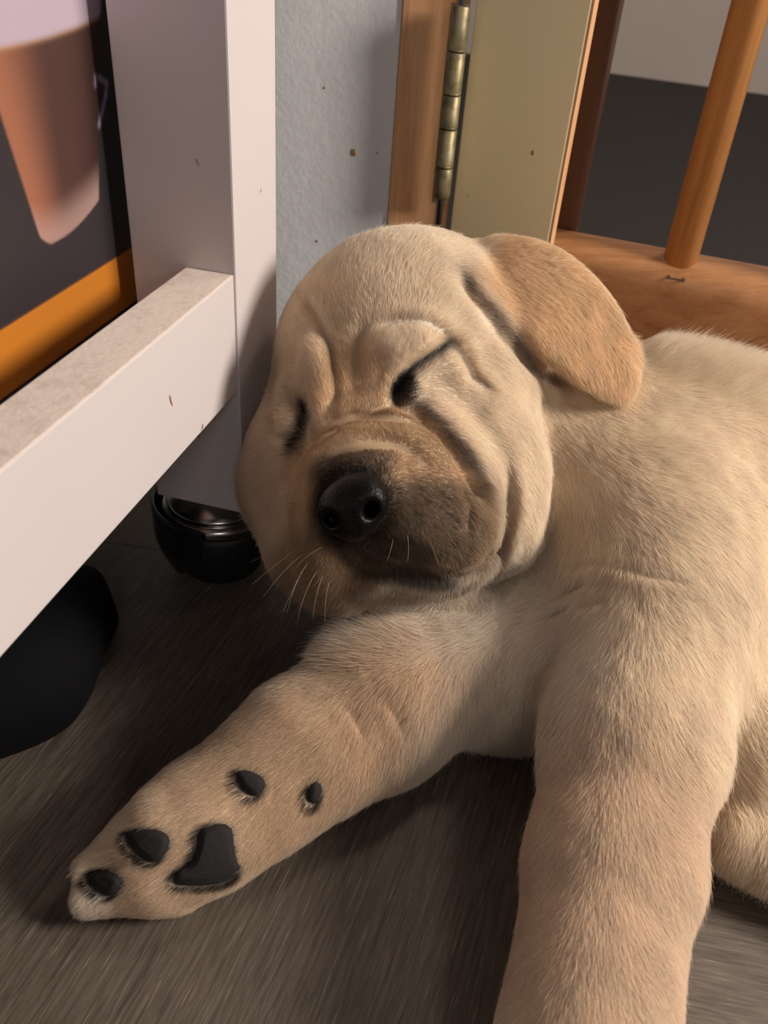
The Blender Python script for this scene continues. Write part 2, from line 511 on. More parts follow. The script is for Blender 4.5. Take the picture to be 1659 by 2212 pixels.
pale = (1 - smooth(vb + 0.001, vb + 0.016, v_))[:, None]
cof = cof * (1 - pale * 0.75) + lin((168, 136, 128))[None] * pale * 0.75
colr = colr * (1 - ing[:, None]) + cof * ing[:, None]
fv = fo_l[1] + (fo_r[1] - fo_l[1]) * np.clip((u_ - fo_l[0]) / (fo_r[0] - fo_l[0]), -1, 1.2)
fv = fv - 0.0015 + 0.006 * (np.clip(w, 0, 1) - 0.5) ** 2
fr = smooth(fv - 0.0012, fv + 0.0012, v_) * smooth(-0.03, 0.0, w) * (1 - smooth(0.98, 1.03, w))
rimc = np.exp(-((v_ - fv) / 0.0012) ** 2) * ing
put(rimc * 0.5, lin((190, 150, 110)))
put(fr, lin((176, 158, 172)))
# the handle's glints
def seg_d(a, b):
    a = np.array(a); b = np.array(b); ab_ = b - a
    tt = np.clip(((uvp - a) @ ab_) / (ab_ @ ab_), 0, 1)
    return np.linalg.norm(uvp - a - tt[:, None] * ab_, axis=1)
for A, B, wd, k in (((206, 165), (206, 182), .0011, .55), ((214, 167), (230, 180), .0010, .7), ((230, 180), (228, 205), .0010, .7), ((228, 205), (214, 270), .0011, .6)):
    dd = seg_d(boxuv(*A), boxuv(*B)); put(np.exp(-(dd / wd) ** 2) * k, lin((176, 160, 190)))
idx = np.arange(nu * nv).reshape(nu, nv)
fs = np.stack([idx[:-1, :-1], idx[1:, :-1], idx[1:, 1:], idx[:-1, 1:]], -1).reshape(-1, 4)
pr_o = obj('printed_picture', pts3.reshape(-1, 3), fs, m_print, carton)
ca = pr_o.data.color_attributes.new('print', 'FLOAT_COLOR', 'POINT')
ca.data.foreach_set('color', np.concatenate([colr, np.ones((len(colr), 1))], 1).astype(np.float32).ravel())
pr_o['label'] = 'printed picture of a tall glass of milky coffee on a dark ground'
unparent_offset(carton)

# ------------------------------------------------------------------ sculpting with distance fields
# the fields live in camera-aligned axes in metres: right, down, forward
def w2c(p): q_ = (np.asarray(p) - CAM) @ M; return q_ * np.array([1, -1, -1])
def c2w(q_): return CAM + (np.asarray(q_) * np.array([1, -1, -1])) @ M.T
def S(x, y, D): return np.array([(x - CX) / F * D, (y - CY) / F * D, D])

class Field:
    def __init__(s, lo, hi, h):
        s.lo = np.array(lo, float); s.h = h
        s.n = np.ceil((np.array(hi) - s.lo) / h).astype(int) + 1
        s.f = np.full(s.n, 0.05, np.float32)
        s.ax = [(s.lo[i] + h * np.arange(s.n[i])).astype(np.float32) for i in range(3)]
    def sub(s, lo, hi):
        a = np.clip(np.floor((np.array(lo) - s.lo) / s.h).astype(int), 0, s.n - 1)
        b = np.clip(np.ceil((np.array(hi) - s.lo) / s.h).astype(int) + 1, 0, s.n)
        return tuple(slice(int(a[i]), int(b[i])) for i in range(3))
    def put(s, sl, d, k, cut=False):
        c = s.f[sl]
        if cut:
            h_ = np.maximum(k - np.abs(c + d), 0) / k
            s.f[sl] = np.maximum(c, -d) + h_ * h_ * k * 0.25
        else:
            h_ = np.maximum(k - np.abs(c - d), 0) / k
            s.f[sl] = np.minimum(c, d) - h_ * h_ * k * 0.25
    def grid(s, sl):
        return s.ax[0][sl[0]][:, None, None], s.ax[1][sl[1]][None, :, None], s.ax[2][sl[2]][None, None, :]
    def ell(s, x, y, D, a, b, c, ang=0, k=0.008, yaw=0):
        """ellipsoid: centre pixel and depth, radii given as pixels at that depth"""
        P = S(x, y, D); r = np.array([a, b, c]) * D / F
        R = max(r) + 0.03
        sl = s.sub(P - R, P + R)
        gx, gy, gz = s.grid(sl)
        gx = gx - P[0]; gy = gy - P[1]; gz = gz - P[2]
        ca_, sa = math.cos(math.radians(ang)), math.sin(math.radians(ang))
        u = gx * ca_ + gy * sa; v = -gx * sa + gy * ca_
        u = u + 0 * gz; v = v + 0 * gz; w_ = gz + 0 * u
        if yaw:
            cy_, sy = math.cos(math.radians(yaw)), math.sin(math.radians(yaw))
            u, w_ = u * cy_ + w_ * sy, -u * sy + w_ * cy_
        k0 = np.sqrt((u / r[0]) ** 2 + (v / r[1]) ** 2 + (w_ / r[2]) ** 2)
        k1 = np.sqrt((u / r[0] ** 2) ** 2 + (v / r[1] ** 2) ** 2 + (w_ / r[2] ** 2) ** 2)
        d = (k0 * (k0 - 1) / np.maximum(k1, 1e-6)).astype(np.float32)
        s.put(sl, d, k)
    def cone(s, p, q_, k=0.008):
        """tapered limb between (x, y, D, radius px) and (x, y, D, radius px)"""
        A = S(*p[:3]); B = S(*q_[:3]); ra = p[3] * p[2] / F; rb = q_[3] * q_[2] / F
        R = max(ra, rb) + 0.03
        sl = s.sub(np.minimum(A, B) - R, np.maximum(A, B) + R)
        gx, gy, gz = s.grid(sl)
        ab_ = B - A
        tt = np.clip(((gx - A[0]) * ab_[0] + (gy - A[1]) * ab_[1] + (gz - A[2]) * ab_[2]) / (ab_ @ ab_), 0, 1)
        d = np.sqrt((gx - A[0] - tt * ab_[0]) ** 2 + (gy - A[1] - tt * ab_[1]) ** 2 + (gz - A[2] - tt * ab_[2]) ** 2) - (ra + (rb - ra) * tt)
        s.put(sl, d.astype(np.float32), k)
    def halfspace(s, pw, nw, k=0.003):
        """keep the side that the world normal points to"""
        P = w2c(pw); n = (np.asarray(nw) @ M) * np.array([1, -1, -1])
        sl = tuple(slice(0, int(s.n[i])) for i in range(3))
        gx, gy, gz = s.grid(sl)
        d = ((gx - P[0]) * n[0] + (gy - P[1]) * n[1] + (gz - P[2]) * n[2]).astype(np.float32)
        c = s.f; h_ = np.maximum(k - np.abs(c + d), 0) / k
        s.f = np.maximum(c, -d) + h_ * h_ * k * 0.25
    def mesh(s):
        f = s.f; ins = f < 0
        cell = np.zeros(tuple(s.n - 1), np.uint8)
        for dx in (0, 1):
            for dy in (0, 1):
                for dz in (0, 1):
                    cell += ins[dx:s.n[0] - 1 + dx, dy:s.n[1] - 1 + dy, dz:s.n[2] - 1 + dz]
        act = np.argwhere((cell > 0) & (cell < 8))
        cid = np.full(tuple(s.n - 1), -1, np.int32)
        cid[act[:, 0], act[:, 1], act[:, 2]] = np.arange(len(act))
        cor = np.array([(dx, dy, dz) for dx in (0, 1) for dy in (0, 1) for dz in (0, 1)])
        fv_ = np.stack([f[act[:, 0] + c[0], act[:, 1] + c[1], act[:, 2] + c[2]] for c in cor], 1)
        acc = np.zeros((len(act), 3)); cnt = np.zeros(len(act))
        for i in range(8):
            for j in range(i + 1, 8):
                if np.abs(cor[i] - cor[j]).sum() == 1:
                    a, b = fv_[:, i], fv_[:, j]
                    mk = (a < 0) != (b < 0)
                    tt = np.where(mk, a / np.where(mk, a - b, 1), 0)
                    pt = cor[i][None] + tt[:, None] * (cor[j] - cor[i])[None]
                    acc += pt * mk[:, None]; cnt += mk
        V_ = s.lo + s.h * (act + acc / cnt[:, None])
        quads = []
        for axi in range(3):
            o1, o2 = [(1, 2), (2, 0), (0, 1)][axi]
            sh = [slice(None)] * 3; sh2 = [slice(None)] * 3
            sh[axi] = slice(0, -1); sh2[axi] = slice(1, None)
            a = ins[tuple(sh)]; b = ins[tuple(sh2)]
            e_ = np.argwhere(a != b)
            ok = (e_[:, o1] > 0) & (e_[:, o2] > 0) & (e_[:, o1] < s.n[o1] - 1) & (e_[:, o2] < s.n[o2] - 1)
            e_ = e_[ok]
            flip = a[e_[:, 0], e_[:, 1], e_[:, 2]]
            u1 = np.zeros(3, int); u1[o1] = 1; u2 = np.zeros(3, int); u2[o2] = 1
            cs = [e_ - u1 - u2, e_ - u2, e_, e_ - u1]
            q4 = np.stack([cid[c[:, 0], c[:, 1], c[:, 2]] for c in cs], 1)
            q4[~flip] = q4[~flip][:, ::-1]
            quads.append(q4)
        return V_, np.concatenate(quads)

def relax(V_, Q, it):
    e = np.concatenate([Q[:, [0, 1]], Q[:, [1, 2]], Q[:, [2, 3]], Q[:, [3, 0]]])
    n = len(V_); cnt = np.bincount(e[:, 0], minlength=n) + np.bincount(e[:, 1], minlength=n)
    for _ in range(it):
        acc = np.stack([np.bincount(e[:, 0], V_[e[:, 1], i], n) + np.bincount(e[:, 1], V_[e[:, 0], i], n) for i in range(3)], 1)
        V_ = 0.5 * V_ + 0.5 * acc / np.maximum(cnt, 1)[:, None]
    return V_
def normals(V_, Q):
    n = np.cross(V_[Q[:, 2]] - V_[Q[:, 0]], V_[Q[:, 3]] - V_[Q[:, 1]])
    out = np.zeros_like(V_)
    for k in range(4):
        for i in range(3):
            out[:, i] += np.bincount(Q[:, k], n[:, i], len(V_))
    return out / np.maximum(np.linalg.norm(out, axis=1), 1e-12)[:, None]
def poly_d(px, py, pl):
    """distance in pixels to an open polyline, with the position along it 0..1"""
    best = np.full(px.shape, 1e9); par = np.zeros(px.shape)
    n = len(pl) - 1
    for i in range(n):
        a = np.array(pl[i], float); b = np.array(pl[i + 1], float); ab_ = b - a
        tt = np.clip(((px - a[0]) * ab_[0] + (py - a[1]) * ab_[1]) / max(ab_ @ ab_, 1e-9), 0, 1)
        d = np.hypot(px - a[0] - tt * ab_[0], py - a[1] - tt * ab_[1])
        k = d < best
        best = np.where(k, d, best); par = np.where(k, (i + tt) / n, par)
    return best, par
def poly_sd(px, py, pg):
    """signed distance to a closed polygon, negative inside"""
    pg = np.array(pg, float); best = np.full(px.shape, 1e9); inside = np.zeros(px.shape, bool)
    for i in range(len(pg)):
        a, b = pg[i], pg[(i + 1) % len(pg)]; ab_ = b - a
        tt = np.clip(((px - a[0]) * ab_[0] + (py - a[1]) * ab_[1]) / (ab_ @ ab_), 0, 1)
        best = np.minimum(best, np.hypot(px - a[0] - tt * ab_[0], py - a[1] - tt * ab_[1]))
        c = ((a[1] > py) != (b[1] > py)) & (px < (b[0] - a[0]) * (py - a[1]) / ((b[1] - a[1]) if b[1] != a[1] else 1e-9) + a[0])
        inside ^= c
    return np.where(inside, -best, best)
def chaikin(pts, it=2):
    pts = np.array(pts, float)
    for _ in range(it):
        nx = np.roll(pts, -1, 0)
        pts = np.stack([pts * 0.75 + nx * 0.25, pts * 0.25 + nx * 0.75], 1).reshape(-1, 2)
    return pts

# ------------------------------------------------------------------ shoe under the rack
SF = Field((-0.36, -0.03, 0.24), (-0.04, 0.20, 0.52), 0.002)
def zD(x, y, z): r = ray(x, y); return (z - CAM[2]) / r[2]
SF.cone((168, 1335, zD(168, 1335, .022), 82), (30, 1440, zD(30, 1440, .030), 150), 0.01)
SF.cone((30, 1440, zD(30, 1440, .030), 150), (-240, 1560, zD(-240, 1560, .035), 170), 0.02)
SF.cone((178, 1265, zD(178, 1265, .030), 46), (100, 1330, zD(100, 1330, .045), 80), 0.008)
SF.halfspace((0, 0, 0.007), Z, 0.004)
V_, Q = SF.mesh(); V_ = relax(V_, Q, 2)
shoe = empty('shoe', 'black rounded shoe toe on the floor under the crossbar at the left edge', 'shoe', onz(60, 1480, 0))
obj('upper', c2w(V_), Q, m_shoe, shoe, True)
SF2 = Field(SF.lo, SF.lo + SF.h * (SF.n - 1), 0.002)
SF2.cone((170, 1340, zD(170, 1340, .006), 84), (30, 1450, zD(30, 1450, .006), 146), 0.01)
SF2.cone((30, 1450, zD(30, 1450, .006), 146), (-240, 1570, zD(-240, 1570, .006), 165), 0.02)
SF2.halfspace((0, 0, 0.0003), Z, 0.002); SF2.halfspace((0, 0, 0.0068), -Z, 0.002)
V_, Q = SF2.mesh()
obj('sole', c2w(relax(V_, Q, 1)), Q, m_black, shoe, True)
unparent_offset(shoe)


# ------------------------------------------------------------------ the puppy
def rz(x, y, z): return zD(x, y, z)
h_head = 0.0013
HF = Field((-0.125, -0.155, 0.180), (0.335, 0.27, 0.53), h_head)
# head
HF.ell(885, 800, .388, 288, 292, 270, 0, .010)
HF.ell(700, 1000, .372, 160, 225, 175, 8, .012)
HF.ell(1010, 1010, .368, 160, 235, 175, -6, .012)
HF.ell(848, 1058, .345, 226, 208, 192, -12, .010)
HF.ell(935, 1112, .322, 150, 120, 110, 12, .006)
HF.ell(715, 1165, .330, 82, 112, 90, 18, .006)
HF.ell(775, 1070, .318, 108, 112, 95, -12, .008)
HF.ell(890, 1225, .338, 180, 66, 90, -8, .004)
HF.ell(722, 1236, .343, 86, 72, 80, 15, .006)
# brows, lids, cheeks
HF.ell(885, 735, .338, 78, 42, 40, -22, .006)
HF.ell(690, 820, .345, 34, 82, 40, -8, .006)
HF.ell(620, 880, .352, 22, 62, 30, 12, .005)
HF.ell(1075, 930, .350, 62, 120, 70, -38, .008)
HF.ell(1120, 1080, .356, 52, 130, 80, 2, .008)
HF.ell(585, 1010, .368, 50, 110, 70, 8, .008)
HF.cone((590, 1050, .366, 52), (650, 1190, .352, 62), .012)
HF.cone((650, 1185, .352, 60), (722, 1238, .346, 62), .010)
HF.halfspace(C0f + d2 * 0.0012, d2, 0.004)
headmax = HF.f.copy()
# neck, trunk and limbs
BF = HF
HF.f = np.full(HF.n, 0.05, np.float32)
HF.cone((1030, 930, .425, 235), (1330, 1080, .425, 270), .02)
HF.ell(1470, 1166, .430, 500, 382, 300, 10, .03)
HF.cone((1900, 1480, .385, 250), (1650, 1590, .352, 130), .02)
HF.ell(1420, 1240, .370, 220, 270, 220, -10, .03)
HF.cone((1415, 1330, .352, 190), (1366, 1600, .318, 172), .02)
HF.cone((1366, 1600, .318, 172), (1318, 1880, .288, 166), .012)
HF.cone((1318, 1880, .288, 166), (1288, 2090, .266, 154), .012)
HF.cone((1288, 2090, .266, 154), (1255, 2300, .252, 158), .012)
HF.cone((1262, 2300, .250, 172), (1235, 2480, .240, 205), .015)
HF.ell(1225, 2560, .232, 180, 160, 140, 0, .01)
for tx in (-130, -45, 45, 130):
    HF.ell(1215 + tx, 2745 - abs(tx) * .35, .224, 58, 92, 76, 0, .003)
HF.ell(1095, 1420, .382, 210, 195, 185, 0, .02)
HF.ell(935, 1368, .376, 195, 100, 120, -8, .012)
HF.cone((985, 1425, .372, 145), (815, 1532, .350, 150), .012)
HF.cone((815, 1532, .350, 150), (655, 1618, .333, 142), .012)
HF.cone((655, 1622, .333, 148), (560, 1700, .324, 134), .01)
HF.cone((560, 1700, .324, 134), (440, 1782, .314, 134), .01)
HF.cone((440, 1782, .314, 134), (350, 1845, .308, 118), .008)
HF.cone((345, 1790, .303, 82), (190, 1872, .300, 32), .006)
HF.cone((320, 1890, .302, 78), (196, 1938, .298, 42), .004)
HF.cone((380, 1900, .312, 78), (280, 1950, .312, 40), .004)
# hind leg and belly tuft
HF.cone((1850, 1800, .345, 170), (1640, 1700, .345, 120), .02)
HF.cone((1830, 1900, .318, 100), (1590, 1815, .326, 62), .012)
# join head and body with a tight fold, then the ear over both
k = 0.006
bf = HF.f
hh = np.maximum(k - np.abs(bf - headmax), 0) / k
HF.f = np.minimum(bf, headmax) - hh * hh * k * 0.25
ear_pg = chaikin([(985, 530), (1060, 503), (1140, 508), (1215, 535), (1285, 592), (1335, 655), (1368, 730), (1384, 805), (1374, 855), (1338, 875), (1290, 858), (1215, 812), (1150, 762), (1100, 705), (1068, 650), (1030, 600), (985, 580)], 2)
sl = HF.sub(S(930, 460, .33) + np.array([0, -.01, 0]), S(1430, 930, .41) + np.array([.01, .01, 0]))
gx, gy, gz = HF.grid(sl)
px = CX + F * gx / gz + 0 * gy; py = CY + F * gy / gz + 0 * gx
Dm = gz + 0 * px
mk = (px > 940) & (px < 1430) & (py > 460) & (py < 920)
dE = np.full(px.shape, 0.05, np.float32)
pxm, pym, Dmm = px[mk], py[mk], Dm[mk]
sd = poly_sd(pxm, pym, ear_pg) * Dmm / F
u = np.clip(((pxm - 1000) * 0.74 + (pym - 560) * 0.67) / 480, 0, 1.1)
across = ((pxm - 1000) * 0.67 - (pym - 560) * 0.74) / 170.0
surf = 0.370 - 0.016 * np.sin(np.pi * np.clip(u, 0, 1) ** 0.8) - 0.004 * u + 0.007 * across ** 2 * np.sign(1) * 0.5
thick = 0.0032
wz = np.abs(Dmm - surf) - thick * 0.2
r_ = 0.0035
a_ = sd + r_; b_ = wz - 0.0006 + 0.0
dd = np.minimum(np.maximum(a_, b_ - 0.0), 0) + np.sqrt(np.maximum(a_, 0) ** 2 + np.maximum(b_, 0) ** 2) - r_ * 0.75
dE[mk] = dd
HF.put(sl, dE, .0035)
HF.halfspace((0, 0, 0.0012), Z, 0.003)
V_, Q = HF.mesh()
del headmax, bf, hh
V_ = relax(V_, Q, 4)
N_ = normals(V_, Q)
if N_[:, 2][V_[:, 2].argmin()] > 0: Q = Q[:, ::-1]; N_ = -N_
def pxpy(V_): return CX + F * V_[:, 0] / V_[:, 2], CY + F * V_[:, 1] / V_[:, 2]

GROOVES = [  # polyline, width px, depth mm, darkness: painted fold shade, real at eyes and lips
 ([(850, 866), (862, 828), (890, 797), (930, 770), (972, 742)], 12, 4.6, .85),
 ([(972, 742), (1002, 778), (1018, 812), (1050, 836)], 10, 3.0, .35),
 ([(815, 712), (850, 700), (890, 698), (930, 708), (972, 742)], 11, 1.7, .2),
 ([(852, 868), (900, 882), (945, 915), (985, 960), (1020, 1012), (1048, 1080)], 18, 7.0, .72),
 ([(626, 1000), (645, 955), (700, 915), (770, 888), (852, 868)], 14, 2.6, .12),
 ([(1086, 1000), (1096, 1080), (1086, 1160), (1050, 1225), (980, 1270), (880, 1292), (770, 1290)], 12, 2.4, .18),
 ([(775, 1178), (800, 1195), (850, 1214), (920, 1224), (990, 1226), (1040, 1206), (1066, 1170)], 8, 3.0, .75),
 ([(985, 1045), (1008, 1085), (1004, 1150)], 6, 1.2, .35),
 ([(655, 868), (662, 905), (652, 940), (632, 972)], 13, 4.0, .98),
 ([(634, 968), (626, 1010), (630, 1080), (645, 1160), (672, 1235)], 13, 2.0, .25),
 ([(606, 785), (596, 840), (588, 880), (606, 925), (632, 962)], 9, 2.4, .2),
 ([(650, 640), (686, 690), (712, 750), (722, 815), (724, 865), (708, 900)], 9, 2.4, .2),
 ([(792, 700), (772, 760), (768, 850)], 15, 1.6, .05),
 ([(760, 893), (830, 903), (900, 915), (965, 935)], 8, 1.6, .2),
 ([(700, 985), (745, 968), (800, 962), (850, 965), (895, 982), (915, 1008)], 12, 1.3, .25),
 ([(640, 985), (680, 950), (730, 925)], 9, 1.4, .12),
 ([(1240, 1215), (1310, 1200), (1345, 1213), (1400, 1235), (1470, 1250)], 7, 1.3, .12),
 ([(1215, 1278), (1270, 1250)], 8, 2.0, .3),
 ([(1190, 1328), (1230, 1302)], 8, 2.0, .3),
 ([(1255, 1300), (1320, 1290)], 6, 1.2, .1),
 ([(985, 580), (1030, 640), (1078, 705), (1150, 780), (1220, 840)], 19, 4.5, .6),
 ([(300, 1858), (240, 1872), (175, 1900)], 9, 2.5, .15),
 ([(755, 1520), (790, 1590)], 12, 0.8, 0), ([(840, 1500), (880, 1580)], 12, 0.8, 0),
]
BUMPS = [
 ([(860, 745), (905, 728)], 34, 2.0), ([(985, 805), (1010, 850)], 26, 1.6), ([(1060, 890), (1110, 990), (1125, 1130)], 36, 2.5),
 ([(690, 760), (700, 860)], 22, 2.2), ([(622, 860), (612, 925)], 14, 1.6), ([(850, 880), (920, 915), (970, 965)], 16, 1.6),
 ([(740, 935), (830, 935), (900, 950)], 14, 1.2), ([(820, 1250), (930, 1250), (1010, 1225)], 14, 1.4), ([(1100, 1010), (1118, 1090), (1100, 1170)], 13, 1.4),
 ([(1030, 1060), (1052, 1130), (1020, 1195)], 18, 1.2),
]
X2, Y2 = pxpy(V_)
view = -V_ / np.linalg.norm(V_, axis=1)[:, None]
facing = np.clip((N_ * view).sum(1) * 2.0, 0, 1)
head_m = facing
disp = np.zeros(len(V_))
for pl, wd, dep, dk in GROOVES:
    a = np.array(pl); lo_ = a.min(0) - 4 * wd; hi_ = a.max(0) + 4 * wd
    k_ = np.where((X2 > lo_[0]) & (X2 < hi_[0]) & (Y2 > lo_[1]) & (Y2 < hi_[1]) & (facing > 0))[0]
    d, par = poly_d(X2[k_], Y2[k_], pl)
    fade = np.clip(np.sin(np.pi * np.clip(par * 0.92 + 0.04, 0, 1)) * 2.2, 0, 1)
    disp[k_] -= dep * 1e-3 * fade * (np.exp(-(d / wd) ** 2) * 1.15 - 0.10 * np.exp(-((d - 2.2 * wd) / wd) ** 2))
for pl, wd, hg in BUMPS:
    d, par = poly_d(X2, Y2, pl)
    disp += hg * 1e-3 * np.exp(-(d / wd) ** 2) * facing
disp *= facing
V_ = V_ + N_ * disp[:, None]
V_ = relax(V_, Q, 3)
N_ = normals(V_, Q)
dogV, dogQ, dogN = V_, Q, N_

# coat tones by region, shade painted in on left cheek, jowl and muzzle crease (pixel centre, radii, angle, colour, strength)
CREAM = np.array([.88, .765, .62]); TAN = np.array([.56, .37, .205]); MUZ = np.array([.50, .335, .195])
DARK = np.array([.011, .009, .008]); PALE = np.array([.88, .80, .70]); SPOT = np.array([.11, .08, .06])
REG = [
 (1060, 1430, 260, 260, 0, PALE, .8), (900, 1360, 240, 90, -8, PALE, .8),
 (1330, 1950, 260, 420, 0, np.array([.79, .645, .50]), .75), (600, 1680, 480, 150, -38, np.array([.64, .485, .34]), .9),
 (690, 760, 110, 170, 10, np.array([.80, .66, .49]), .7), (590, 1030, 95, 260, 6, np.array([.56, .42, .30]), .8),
 (770, 860, 90, 110, 0, np.array([.68, .50, .32]), .8),
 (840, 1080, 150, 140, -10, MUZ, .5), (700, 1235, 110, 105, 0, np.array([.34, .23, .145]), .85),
 (900, 1265, 170, 30, -8, np.array([.50, .42, .33]), .7),
 (930, 1120, 125, 88, 10, np.array([.27, .20, .145]), .8), (860, 1185, 80, 34, 8, SPOT, .75), (1040, 1130, 60, 100, 0, np.array([.42, .31, .21]), .5),
 (760, 1010, 90, 42, -8, SPOT, .8), (764, 1092, 92, 100, -10, DARK, .97), (790, 1190, 60, 30, 0, SPOT, .7),
 (868, 848, 25, 36, 12, DARK, .95), (990, 975, 20, 55, -38, SPOT, .5), (880, 1234, 105, 17, 4, DARK, .8),
 (642, 945, 14, 40, 15, DARK, .45),
 (350, 1870, 220, 110, -25, np.array([.78, .64, .49]), .5), (190, 1960, 60, 40, 0, PALE, .7),
]
PADS = [
 [(265, 1800), (300, 1788), (345, 1790), (370, 1806), (366, 1838), (346, 1862), (318, 1864), (296, 1848), (275, 1826)],
 [(182, 1890), (205, 1878), (240, 1880), (266, 1896), (262, 1922), (240, 1938), (212, 1930), (190, 1912)],
 [(428, 1792), (470, 1774), (504, 1784), (508, 1830), (516, 1862), (530, 1872), (512, 1896), (470, 1912), (410, 1914), (370, 1910), (378, 1880), (410, 1868), (424, 1830)],
 [(506, 1666), (535, 1660), (570, 1676), (578, 1700), (558, 1722), (534, 1716), (512, 1694)],
 [(664, 1700), (682, 1682), (700, 1696), (698, 1724), (680, 1740), (660, 1728)],
]
MUZ_I = [i for i, r_ in enumerate(REG) if r_[5] is MUZ][0]
MUZ_PG = chaikin([(626, 1010), (646, 955), (700, 918), (775, 885), (860, 868), (922, 892), (972, 942), (1012, 1005), (1052, 1070), (1074, 1130), (1058, 1190), (1000, 1232), (900, 1250), (800, 1245), (715, 1300), (655, 1250), (628, 1130)], 2)
def muz_fade(x, y): return np.clip(1.0 - 0.25 * smooth(1150, 1280, y), 0, 1)
PADC = [chaikin(p_, 2) for p_ in PADS]
DOTS = [(840 + 170 * rng.random(), 1040 + 140 * rng.random(), 2.5 + 2.5 * rng.random()) for _ in range(38)]
def coat(P):
    """colour of the coat at points in field axes"""
    x, y = CX + F * P[:, 0] / P[:, 2], CY + F * P[:, 1] / P[:, 2]
    c = np.tile(CREAM, (len(P), 1))
    for cx_, cy_, ra, rb, an, cc, st_ in REG[:MUZ_I]:
        ca_, sa = math.cos(math.radians(an)), math.sin(math.radians(an))
        u = ((x - cx_) * ca_ + (y - cy_) * sa) / ra; v = (-(x - cx_) * sa + (y - cy_) * ca_) / rb
        rr = np.sqrt(u * u + v * v)
        w_ = st_ * (1 - smooth(0.72, 1.28, rr))
        c = c * (1 - w_[:, None]) + cc * w_[:, None]
    e = poly_sd(x, y, ear_pg)
    m_ = poly_sd(x, y, MUZ_PG)
    w_ = .85 * (1 - smooth(-16, 12, m_)) * (1 - smooth(.385, .40, P[:, 2])) * muz_fade(x, y)
    c = c * (1 - w_[:, None]) + MUZ * w_[:, None]
    for cx_, cy_, ra, rb, an, cc, st_ in REG[MUZ_I:]:
        ca_, sa = math.cos(math.radians(an)), math.sin(math.radians(an))
        u = ((x - cx_) * ca_ + (y - cy_) * sa) / ra; v = (-(x - cx_) * sa + (y - cy_) * ca_) / rb
        w_ = st_ * (1 - smooth(0.72, 1.28, np.sqrt(u * u + v * v)))
        c = c * (1 - w_[:, None]) + cc * w_[:, None]
    w_ = (1 - smooth(-14, 3, e)) * smooth(1010, 1090, x + (y - 540) * .3) * (P[:, 2] < 0.385) * .9
    c = c * (1 - w_[:, None]) + np.array([.82, .63, .42]) * w_[:, None]
    for pl, wd, dep, dk in GROOVES:  # crease shade painted into the folds, plus the dark eye and lip lines
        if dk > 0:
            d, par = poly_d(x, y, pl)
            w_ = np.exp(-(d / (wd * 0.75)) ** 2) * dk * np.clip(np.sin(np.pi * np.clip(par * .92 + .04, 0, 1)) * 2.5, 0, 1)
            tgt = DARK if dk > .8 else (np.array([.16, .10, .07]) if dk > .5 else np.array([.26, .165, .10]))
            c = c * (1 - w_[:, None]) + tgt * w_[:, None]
    for dx_, dy_, dr_ in DOTS:
        w_ = .75 * np.exp(-((x - dx_) ** 2 + (y - dy_) ** 2) / dr_ ** 2) * (P[:, 2] < .34)
        c = c * (1 - w_[:, None]) + DARK * w_[:, None]
    for pg in PADC:
        near_ = np.where((np.abs(x - pg[:, 0].mean()) < 130) & (np.abs(y - pg[:, 1].mean()) < 130))[0]
        if len(near_):
            w_ = .95 * (1 - smooth(0, 13, poly_sd(x[near_], y[near_], pg)))
            c[near_] = c[near_] * (1 - w_[:, None]) + DARK * w_[:, None]
    return c

m_skin = mat('puppy_coat', (0.6, 0.45, 0.3, 1), 0.85, 0, 0.15)
t = NT(m_skin)
an_ = t.n('ShaderNodeAttribute'); an_.attribute_name = 'coat'
t.l(an_.outputs['Color'], t.b.inputs['Base Color'])
root_p = onz(1100, 1620, 0)
puppy = empty('puppy', 'cream Labrador-type puppy asleep on the floor, one foreleg stretched out showing dark paw pads', 'dog', root_p)
puppy['label'] = 'cream puppy asleep on the floor, head leaning on the white post, paw pads showing'
body = obj('body', c2w(dogV), dogQ, m_skin, puppy, True)
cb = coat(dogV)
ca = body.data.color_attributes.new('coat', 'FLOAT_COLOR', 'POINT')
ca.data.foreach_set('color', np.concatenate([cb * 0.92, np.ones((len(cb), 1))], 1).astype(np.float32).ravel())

# surface lookup: nearest front vertex seen at a pixel
BX, BY = pxpy(dogV)
def surf_at(x, y, rad=9):
    k_ = np.where((np.hypot(BX - x, BY - y) < rad) & (facing > 0))[0]
    k_ = k_[dogV[k_, 2] < dogV[k_, 2].min() + 0.006]
    p = dogV[k_].mean(0); n = dogN[k_].mean(0); n /= np.linalg.norm(n)
    q_ = S(x, y, p[2])
    return q_, n

# nose leather
NF_lo = S(640, 950, .27) - .004; 
NF = Field((-0.045, -0.035, 0.255), (0.012, 0.022, 0.33), 0.0007)
NF.ell(768, 1085, .298, 66, 62, 52, -14, .004)
NF.ell(795, 1075, .296, 42, 46, 46, -20, .004)
NF.ell(728, 1105, .300, 42, 50, 44, 0, .004)
NF.ell(768, 1135, .300, 34, 36, 40, 0, .005)
def cutell(fld, x, y, D, a, b, c, ang, k):
    sv = fld.f.copy(); fld.f[:] = 0.05
    fld.ell(x, y, D, a, b, c, ang, 1e-4)
    h = fld.f; fld.f = sv
    kk = np.maximum(k - np.abs(sv + h), 0) / k
    fld.f = np.maximum(sv, -h) + kk * kk * k * .25
cutell(NF, 800, 1102, .2885, 17, 21, 60, 25, .0025)
cutell(NF, 712, 1124, .291, 16, 20, 60, -25, .0025)
cutell(NF, 764, 1150, .285, 5, 42, 40, 0, .002)
Vn, Qn = NF.mesh(); Vn = relax(Vn, Qn, 2)
m_nose = mat('nose_leather', s2l(7, 6, 6), 0.42, 0, 0.18)
t = NT(m_nose); v = t.coords()
vo = t.n('ShaderNodeTexVoronoi'); vo.inputs['Scale'].default_value = 900
